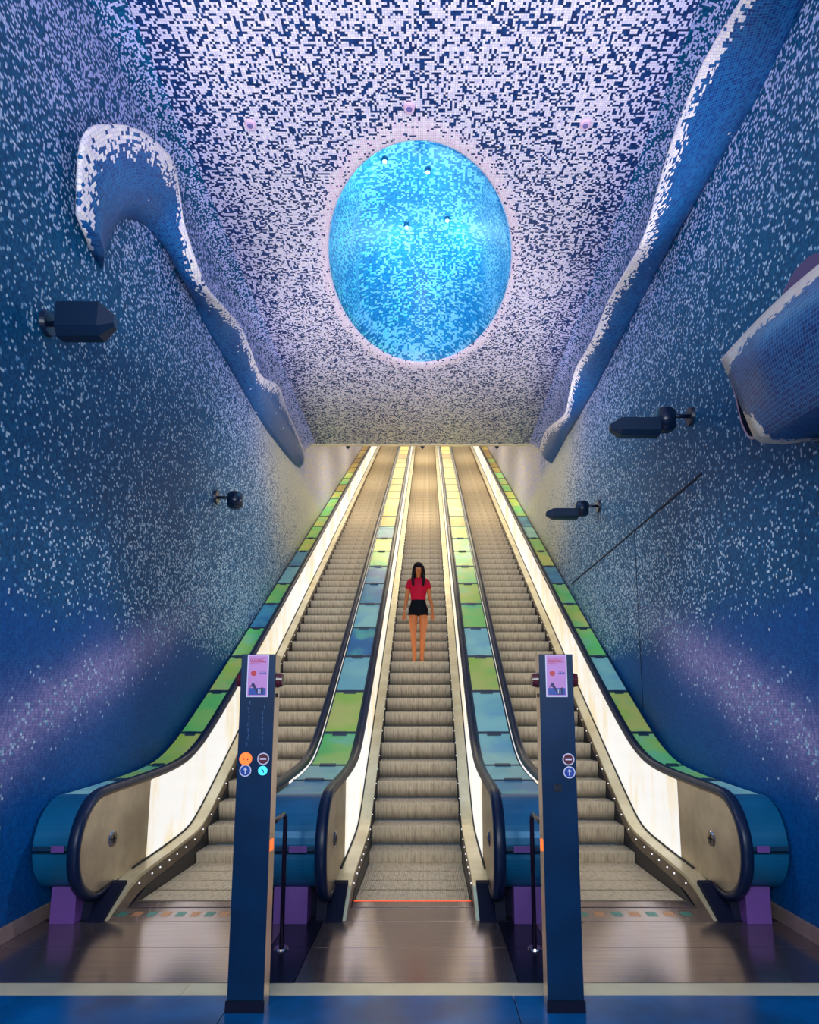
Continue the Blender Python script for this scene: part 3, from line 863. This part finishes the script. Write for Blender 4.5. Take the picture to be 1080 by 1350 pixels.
def disc(bm, x, z, r, y, th=.003, seg=28): cyl(bm, (x, y, z), (x, y-th, z), r, r, seg)
def pylon(x0, x1, inner, label, kind):
    s = inner; xc = (x0+x1)/2; wd = x1-x0
    t = thing('control_pylon', label, 'pylon', (xc, 3.94, 0))
    D = .15
    bm = bmesh.new(); box(bm, -wd/2, wd/2, 0, .012, 0, 1.95, .003); obj('front_panel', bm, M_pyl, t)
    bm = bmesh.new(); box(bm, -wd/2+.002, wd/2-.002, .0125, D, 0, 1.948, .003); obj('body', bm, M_pylside, t)
    bm = bmesh.new(); box(bm, -wd/2-.006, wd/2+.006, -.012, .0, 0, .06, .002); obj('kick_plate', bm, M_base, t)
    # poster
    pz0, pz1 = 1.70, 1.945; pw = .125
    bm = bmesh.new(); box(bm, -pw/2, pw/2, -.003, -.0002, pz0, pz1); po = obj('poster', bm, M_postw, t)
    bm = bmesh.new(); box(bm, -pw/2+.006, pw/2-.006, -.0045, -.0032, pz0+.008, pz1-.003); obj('poster_field', bm, M_post, po)
    bm = bmesh.new()
    for r_, (a, b) in enumerate(((-.046, .044), (-.048, .03), (-.044, .046), (-.046, .01))):
        xx = a
        while xx < b:
            l_ = random.uniform(.006, .014); box(bm, xx, min(b, xx+l_), -.0052, -.0046, pz1-.022-r_*.011, pz1-.016-r_*.011); xx += l_+.003
    obj('poster_text', bm, simple('poster_red_text', lin(190, 60, 90), .5), po)
    bm = bmesh.new(); disc(bm, -.024, 1.838, .016, -.0046, .0012); obj('poster_red_disc', bm, M_red, po)
    bm = bmesh.new()
    for k in range(4): box(bm, .012+.010*k, .019+.010*k, -.0052, -.0046, 1.832, 1.842+.002*(k % 2))
    for k in range(3): box(bm, .012+.010*k, .020+.010*k, -.0052, -.0046, 1.848, 1.852)
    obj('poster_blue_text', bm, M_blue, po)
    # pictogram: a step with a figure falling on it
    bm = bmesh.new(); box(bm, -.050, .050, -.0052, -.0046, 1.712, 1.752); obj('pictogram_field', bm, M_blue, po)
    pts = [(-.045, 1.752), (-.028, 1.785), (-.018, 1.778), (.0, 1.742), (.012, 1.735), (.02, 1.752), (.034, 1.756), (.034, 1.716), (.024, 1.716), (.022, 1.738), (.015, 1.716), (.004, 1.716), (-.006, 1.733), (-.03, 1.764)]
    v = [(x, -.0053, z) for x, z in pts]+[(x, -.006, z) for x, z in pts]; n = len(pts)
    f = [tuple(range(n)), tuple(range(n, 2*n))[::-1]]+[(i, (i+1) % n, n+(i+1) % n, n+i) for i in range(n)]
    mesh('pictogram_figure', v, f, simple('pictogram_navy', lin(24, 30, 90), .5), po)
    bm = bmesh.new(); box(bm, .006, .010, -.0068, -.0061, 1.720, 1.745); box(bm, .016, .020, -.0068, -.0061, 1.720, 1.745); obj('pictogram_strip', bm, M_white, po)
    # round signs
    def noentry(x, z):
        bm = bmesh.new(); disc(bm, x, z, .034, -.0003, .003); o = obj('round_sign', bm, M_white, t); o['label'] = 'no entry sign'
        bm = bmesh.new(); disc(bm, x, z, .028, -.0034, .001); obj('sign_face', bm, M_dred, o)
        bm = bmesh.new(); box(bm, x-.018, x+.018, -.0053, -.0045, z-.005, z+.005); obj('sign_bar', bm, M_white, o)
    def goup(x, z):
        bm = bmesh.new(); disc(bm, x, z, .034, -.0003, .003); o = obj('round_sign', bm, M_white, t); o['label'] = 'blue sign with arrow pointing up'
        bm = bmesh.new(); disc(bm, x, z, .028, -.0034, .001); obj('sign_face', bm, M_blue, o)
        bm = bmesh.new(); box(bm, x-.003, x+.003, -.0053, -.0045, z-.018, z+.012)
        for q in (-1, 1):
            vv = [bm.verts.new(p) for p in ((x, -.005, z+.019), (x+q*.011, -.005, z+.005), (x+q*.008, -.005, z+.002), (x, -.005, z+.011))]; bm.faces.new(vv)
        obj('sign_figure', bm, M_white, o)
    if kind == 'lit':
        noentry(.050, 1.348); goup(-.050, 1.282)
        bm = bmesh.new(); disc(bm, -.050, 1.348, .036, -.0003, .008); o = obj('indicator_light', bm, M_orl, t); o['label'] = 'lit orange indicator'
        bm = bmesh.new(); disc(bm, -.060, 1.348, .005, -.0084, .001, 12); disc(bm, -.038, 1.346, .005, -.0084, .001, 12); obj('indicator_dots', bm, M_dred, o)
        bm = bmesh.new(); disc(bm, .050, 1.282, .026, -.0003, .006); o = obj('indicator_light', bm, M_cyl_, t); o['label'] = 'lit cyan indicator'
        bm = bmesh.new(); box(bm, .042, .048, -.0074, -.0064, 1.284, 1.298); box(bm, .052, .058, -.0074, -.0064, 1.268, 1.284); box(bm, .046, .054, -.0074, -.0064, 1.278, 1.288); obj('indicator_mark', bm, M_blue, o)
        # faint pale scuffs left of old lettering
        bm = bmesh.new()
        for cx, a, b in ((-.045, 1.42, 1.66), (.040, 1.42, 1.64)):
            z = a
            while z < b:
                h_ = random.uniform(.008, .024); q = random.uniform(-.006, .006)
                box(bm, cx+q, cx+q+.0022, -.0008, -.0002, z, z+h_)
                if random.random() < .4: box(bm, cx+q-.004, cx+q+.006, -.0008, -.0002, z+h_, z+h_+.002)
                z += h_+random.uniform(.006, .02)
        tag(obj('scuff_marks', bm, simple('pale_scuff', lin(60, 110, 165), .5), t), kind='stuff')
    else:
        noentry(.055, 1.345); goup(.058, 1.272)
        bm = bmesh.new(); box(bm, -.035, .01, -.005, -.0002, 1.165, 1.205, .001); o = obj('key_switch', bm, M_gap, t)
        bm = bmesh.new(); box(bm, -.032, -.022, -.0062, -.0051, 1.182, 1.200); box(bm, -.004, .006, -.0062, -.0051, 1.182, 1.200); disc(bm, -.012, 1.178, .006, -.0051, .001, 12); obj('key_slot', bm, M_chrome, o)
    # emergency knobs on the sides
    for q in (-1, 1):
        bm = bmesh.new(); cyl(bm, (q*wd/2, .06, 1.80), (q*(wd/2+.035), .06, 1.80), .036, .030, 24)
        bmesh.ops.scale(bm, vec=(1, 1, 1.25), space=Matrix.Translation((0, 0, -1.80)), verts=bm.verts)
        o = obj('stop_knob', bm, M_knob, t)
        bm = bmesh.new(); cyl(bm, (q*(wd/2+.0), .06, 1.71), (q*(wd/2+.006), .06, 1.71), .012, .011, 14); obj('key_lock', bm, M_gap, t)
    # orange status lamp on the inner side
    bm = bmesh.new(); box(bm, s*wd/2-.002 if s > 0 else -wd/2-.004, s*wd/2+.004 if s > 0 else -wd/2+.002, .05, .10, .83, .89); obj('status_lamp', bm, M_orl, t)
    # guard rail behind the pylon
    return t
pylon(-.967, -.767, 1, 'left control pylon with lit orange and cyan round indicators', 'lit')
pylon(.786, .984, -1, 'right control pylon with small black key switch below two round signs', 'plain')
def guard(x, label):
    t = thing('guard_rail', label, 'rail', (x, 4.9, 0))
    bm = bmesh.new()
    tube(bm, [(0, 0, .012), (0, 0, .85), (0, -.015, .885), (0, -.05, .90), (0, -.80, .90)], .016, 12); obj('rail_tube', bm, simple('rail_dark', lin(50, 40, 70), .2, .6), t, True)
    bm = bmesh.new(); cyl(bm, (0, 0, 0.0005), (0, 0, .014), .05, .045, 24); obj('foot_flange', bm, M_chrome, t)
    return t
guard(-.875, 'dark tube guard rail on a round foot behind the left pylon')
guard(.865, 'dark tube guard rail on a round foot behind the right pylon')

# ---------------------------------------------------------------- the woman
def skin_body(chains, radii, mat, parent, name, root=0, sub=2):
    verts = []; edges = []; rr = []
    idx = {}
    for ch in chains:
        prev = None
        for key, p, r in ch:
            if key in idx: i = idx[key]
            else:
                i = len(verts); verts.append(p); rr.append(r); idx[key] = i
            if prev is not None and (prev, i) not in edges: edges.append((prev, i))
            prev = i
    me = bpy.data.meshes.new(name); me.from_pydata(verts, edges, [])
    o = link(name, me, mat, parent)
    bm = bmesh.new(); bm.from_mesh(me)
    sl = bm.verts.layers.skin.verify()
    bm.verts.ensure_lookup_table()
    for i, v_ in enumerate(bm.verts):
        r = rr[i]; v_[sl].radius = r if isinstance(r, tuple) else (r, r); v_[sl].use_root = (i == root)
    bm.to_mesh(me); bm.free()
    md = o.modifiers.new('skin', 'SKIN'); md.use_smooth_shade = True; md.branch_smoothing = .6
    md = o.modifiers.new('sub', 'SUBSURF'); md.levels = sub; md.render_levels = sub
    return o

def rings(sections, seg, name, mat, parent, cap=(True, True)):
    """loft of ellipses (cx, cy, z, rx, ry)"""
    v = []; f = []
    for cx, cy, z, rx, ry in sections:
        for k in range(seg):
            a = 2*PI*k/seg; v.append((cx+rx*math.cos(a), cy+ry*math.sin(a), z))
    for i in range(len(sections)-1):
        for k in range(seg): f.append((i*seg+k, i*seg+(k+1) % seg, (i+1)*seg+(k+1) % seg, (i+1)*seg+k))
    if cap[0]: f.append(tuple(range(seg)))
    if cap[1]: f.append(tuple(range((len(sections)-1)*seg, len(sections)*seg))[::-1])
    return mesh(name, v, f, mat, parent, True)

def woman():
    kstep = 9
    # the tread whose front edge shows just under her feet
    y0 = L0+.36*kw; zt = Mz(y0+.18)
    t = thing('person', 'woman in red top and black shorts with long dark hair standing on the middle escalator', 'person', (-.035, y0+.17, zt))
    t.scale = (1.04, 1.04, 1.04)
    sk = simple('tanned_skin', lin(240, 136, 70), .5, 0, .4)
    hair = simple('dark_brown_hair', lin(30, 12, 12), .55, 0, .25)
    red = simple('red_shirt', lin(240, 10, 56), .7, 0, .3, .12, 8)
    blk = simple('black_denim', lin(14, 16, 24), .8, 0, .2)
    S = [('pel', (0, 0, .90), (.105, .085)), ('wst', (0, .0, 1.05), (.088, .068)), ('rib', (0, .0, 1.20), (.105, .078)), ('sh', (0, .01, 1.345), (.085, .06)), ('nk', (0, .012, 1.43), .044), ('nk2', (0, .003, 1.48), .046), ('jaw', (0, -.012, 1.53), (.056, .066)), ('fc', (0, -.004, 1.585), (.070, .084)), ('cr', (0, .004, 1.64), (.066, .078)), ('tp', (0, .006, 1.672), (.035, .04))]
    ch = [S]
    for s, nm in ((-1, 'r'), (1, 'l')):
        ch.append([S[0], (nm+'hip', (s*.085, 0, .85), .088), (nm+'th', (s*.088, -.008, .68), .076), (nm+'kn', (s*.078, -.012, .475), .052), (nm+'ca', (s*.072, .012, .34), .050), (nm+'an', (s*.062, .016, .085), .031), (nm+'he', (s*.062, .012, .042), .034), (nm+'bl', (s*.068, -.090, .030), (.034, .024)), (nm+'to', (s*.070, -.145, .022), (.028, .016))])
    for s, nm in ((-1, 'r'), (1, 'l')):
        hx = .235 if s < 0 else .24
        ch.append([S[3], (nm+'sh', (s*.150, .01, 1.345), .046), (nm+'ua', (s*.180, .012, 1.22), .040), (nm+'el', (s*.200, .018, 1.07), .033), (nm+'fa', (s*(.213 if s < 0 else .228), -.005, .97), .030), (nm+'wr', (s*hx, -.035, .855), .020), (nm+'pm', (s*(hx+.004), -.048, .795), (.026, .018)), (nm+'pe', (s*(hx+.004), -.052, .775), (.028, .014))])
        for j in range(4):
            dx = (j-1.5)*.017
            ln = (.058, .068, .064, .048)[j]
            X = s*(hx+.004)
            ch.append([(nm+'pe', (0, 0, 0), 0), (nm+'f%da' % j, (X+dx, -.056, .762), .0088), (nm+'f%db' % j, (X+dx*1.1, -.066, .762-ln*.55), .008), (nm+'f%dc' % j, (X+dx*1.1, -.060, .762-ln), .0068)])
        ch.append([(nm+'pm', (0, 0, 0), 0), (nm+'ta', (s*(hx-.022), -.068, .785), .010), (nm+'tb', (s*(hx-.030), -.080, .755), .008)])
    body = skin_body(ch, None, sk, t, 'body')
    # face
    def ball(name, p, r, m, sc=(1, 1, 1), par=body, sub=2):
        bm = bmesh.new(); bmesh.ops.create_icosphere(bm, subdivisions=sub, radius=r)
        bmesh.ops.scale(bm, vec=sc, verts=bm.verts); bmesh.ops.translate(bm, vec=p, verts=bm.verts)
        return obj(name, bm, m, par, True)
    dark = simple('eye_dark', lin(30, 18, 16), .3); wht = simple('eye_white', lin(225, 215, 205), .3)
    for s in (-1, 1):
        e = ball('eye', (s*.026, -.080, 1.588), .0105, wht, (1, .6, .8)); ball('iris', (s*.026, -.0865, 1.588), .0052, dark, (1, .4, 1), e)
        ball('eyebrow', (s*.027, -.086, 1.606), .013, hair, (1, .3, .22))
        ball('ear', (s*.071, .005, 1.575), .016, sk, (.45, .8, 1.3))
    ball('nose', (0, -.094, 1.562), .011, sk, (.8, 1.1, 1.6))
    ball('mouth', (0, -.082, 1.532), .015, simple('lips', lin(180, 70, 66), .4), (1.1, .4, .38))
    # top: short sleeved, tucked in
    tb = rings([(0, 0, 1.015, .120, .092), (0, 0, 1.05, .122, .094), (0, 0, 1.12, .128, .100), (0, -.004, 1.20, .142, .110), (0, -.006, 1.27, .150, .108), (0, 0, 1.33, .160, .094), (0, .004, 1.375, .145, .080), (0, .008, 1.405, .095, .066), (0, .010, 1.43, .062, .056)], 28, 'shirt', red, t)
    for s in (-1, 1):
        bm = bmesh.new(); cyl(bm, (s*.135, .008, 1.372), (s*.182, .012, 1.245), .054, .047, 20, True)
        bmesh.ops.create_uvsphere(bm, u_segments=16, v_segments=10, radius=.055, matrix=Matrix.Translation((s*.133, .008, 1.366)))
        o = obj('sleeve', bm, red, tb, True)
    # high waisted shorts
    so = rings([(0, 0, .785, .045, .075), (0, 0, .80, .09, .10), (0, 0, .83, .135, .110), (0, 0, .845, .142, .112), (0, 0, .88, .152, .116), (0, 0, .93, .150, .114), (0, 0, .98, .135, .102), (0, 0, 1.03, .124, .096), (0, 0, 1.045, .123, .095)], 28, 'shorts', blk, t)
    for s in (-1, 1):
        bm = bmesh.new(); cyl(bm, (s*.074, 0, .90), (s*.083, -.002, .785), .092, .088, 22); obj('shorts_leg', bm, blk, so, True)
    # hair: cap, fringe and long locks over both shoulders
    hb = rings([(0, .018, 1.50, .074, .075), (0, .022, 1.54, .082, .078), (0, .020, 1.60, .088, .090), (0, .014, 1.645, .084, .094), (0, .010, 1.68, .066, .076), (0, .008, 1.70, .038, .044), (0, .008, 1.706, .006, .008)], 26, 'hair', hair, t)
    rings([(0, .045, 1.62, .080, .060), (0, .050, 1.54, .098, .060), (0, .055, 1.46, .112, .055), (0, .070, 1.38, .118, .045), (0, .082, 1.30, .105, .035), (0, .086, 1.25, .06, .02)], 22, 'hair_back', hair, hb)
    for v_ in hb.data.vertices:      # open the face
        if v_.co.y < -.02 and v_.co.z < 1.615: v_.co.y = -.02+(v_.co.y+.02)*.15
    bm = bmesh.new()
    for k in range(9):
        x = -.048+.012*k
        tube(bm, [(x*.7, -.050, 1.675), (x, -.084+abs(x)*.25, 1.655), (x*1.06, -.094+abs(x)*.35, 1.628), (x*1.1, -.091+abs(x)*.35, 1.606)], .0085, 6)
    obj('fringe', bm, hair, hb, True)
    for s in (-1, 1):
        bm = bmesh.new()
        for k in range(7):
            q = k/6
            x = s*(.064+.022*q); y = -.045+.075*q
            tube(bm, [(x*.9, y, 1.64), (x*1.08, y, 1.56), (x*1.15, y-.01, 1.46), (s*(abs(x)*1.2+.012), y-.05*(1-q)-.015, 1.38), (s*(abs(x)*1.08+.012), y-.065*(1-q)-.02, 1.29-.02*math.sin(k*2))], .019-.004*(k % 2), 7)
        obj('hair_lock', bm, hair, hb, True)
    # bracelet on her right wrist
    bm = bmesh.new(); cyl(bm, (-.235, -.035, .865), (-.238, -.036, .850), .026, .026, 18); obj('bracelet', bm, simple('pale_bracelet', lin(245, 225, 200), .4), t)
    # open pale sandals
    for s in (-1, 1):
        v = []; 
        ol = [(-.030, .045), (-.036, .0), (-.034, -.06), (-.040, -.11), (-.034, -.16), (-.010, -.18), (.020, -.178), (.036, -.15), (.038, -.10), (.032, -.05), (.032, 0), (.026, .045), (0, .055)]
        n = len(ol); v = [(s*.066+x, y, .001) for x, y in ol]+[(s*.066+x, y, .012) for x, y in ol]
        f = [tuple(range(n)), tuple(range(n, 2*n))[::-1]]+[(i, (i+1) % n, n+(i+1) % n, n+i) for i in range(n)]
        mesh('sandal', v, f, simple('pale_sandal', lin(226, 180, 140), .5), t)
    return t
kw = 11
woman()

# repeats share a group
GR = {'escalator': 'the three escalators', 'escalator_deck': 'panelled decks along the escalators', 'control_pylon': 'control pylons before the escalators',
      'guard_rail': 'guard rails behind the pylons', 'crater_lamp': 'small round lamps in the crater', 'ceiling_spot': 'round spots in the ceiling',
      'wall_floodlight': 'dark floodlights on the side walls', 'sensor_bracket': 'wedges hanging from the ceiling edge', 'mosaic_ridge': 'mosaic ridges high on the walls'}
for o in list(COL.objects):
    k = o.name.split('.')[0]
    if o.parent is None and k in GR and o.get('label'): o['group'] = GR[k]
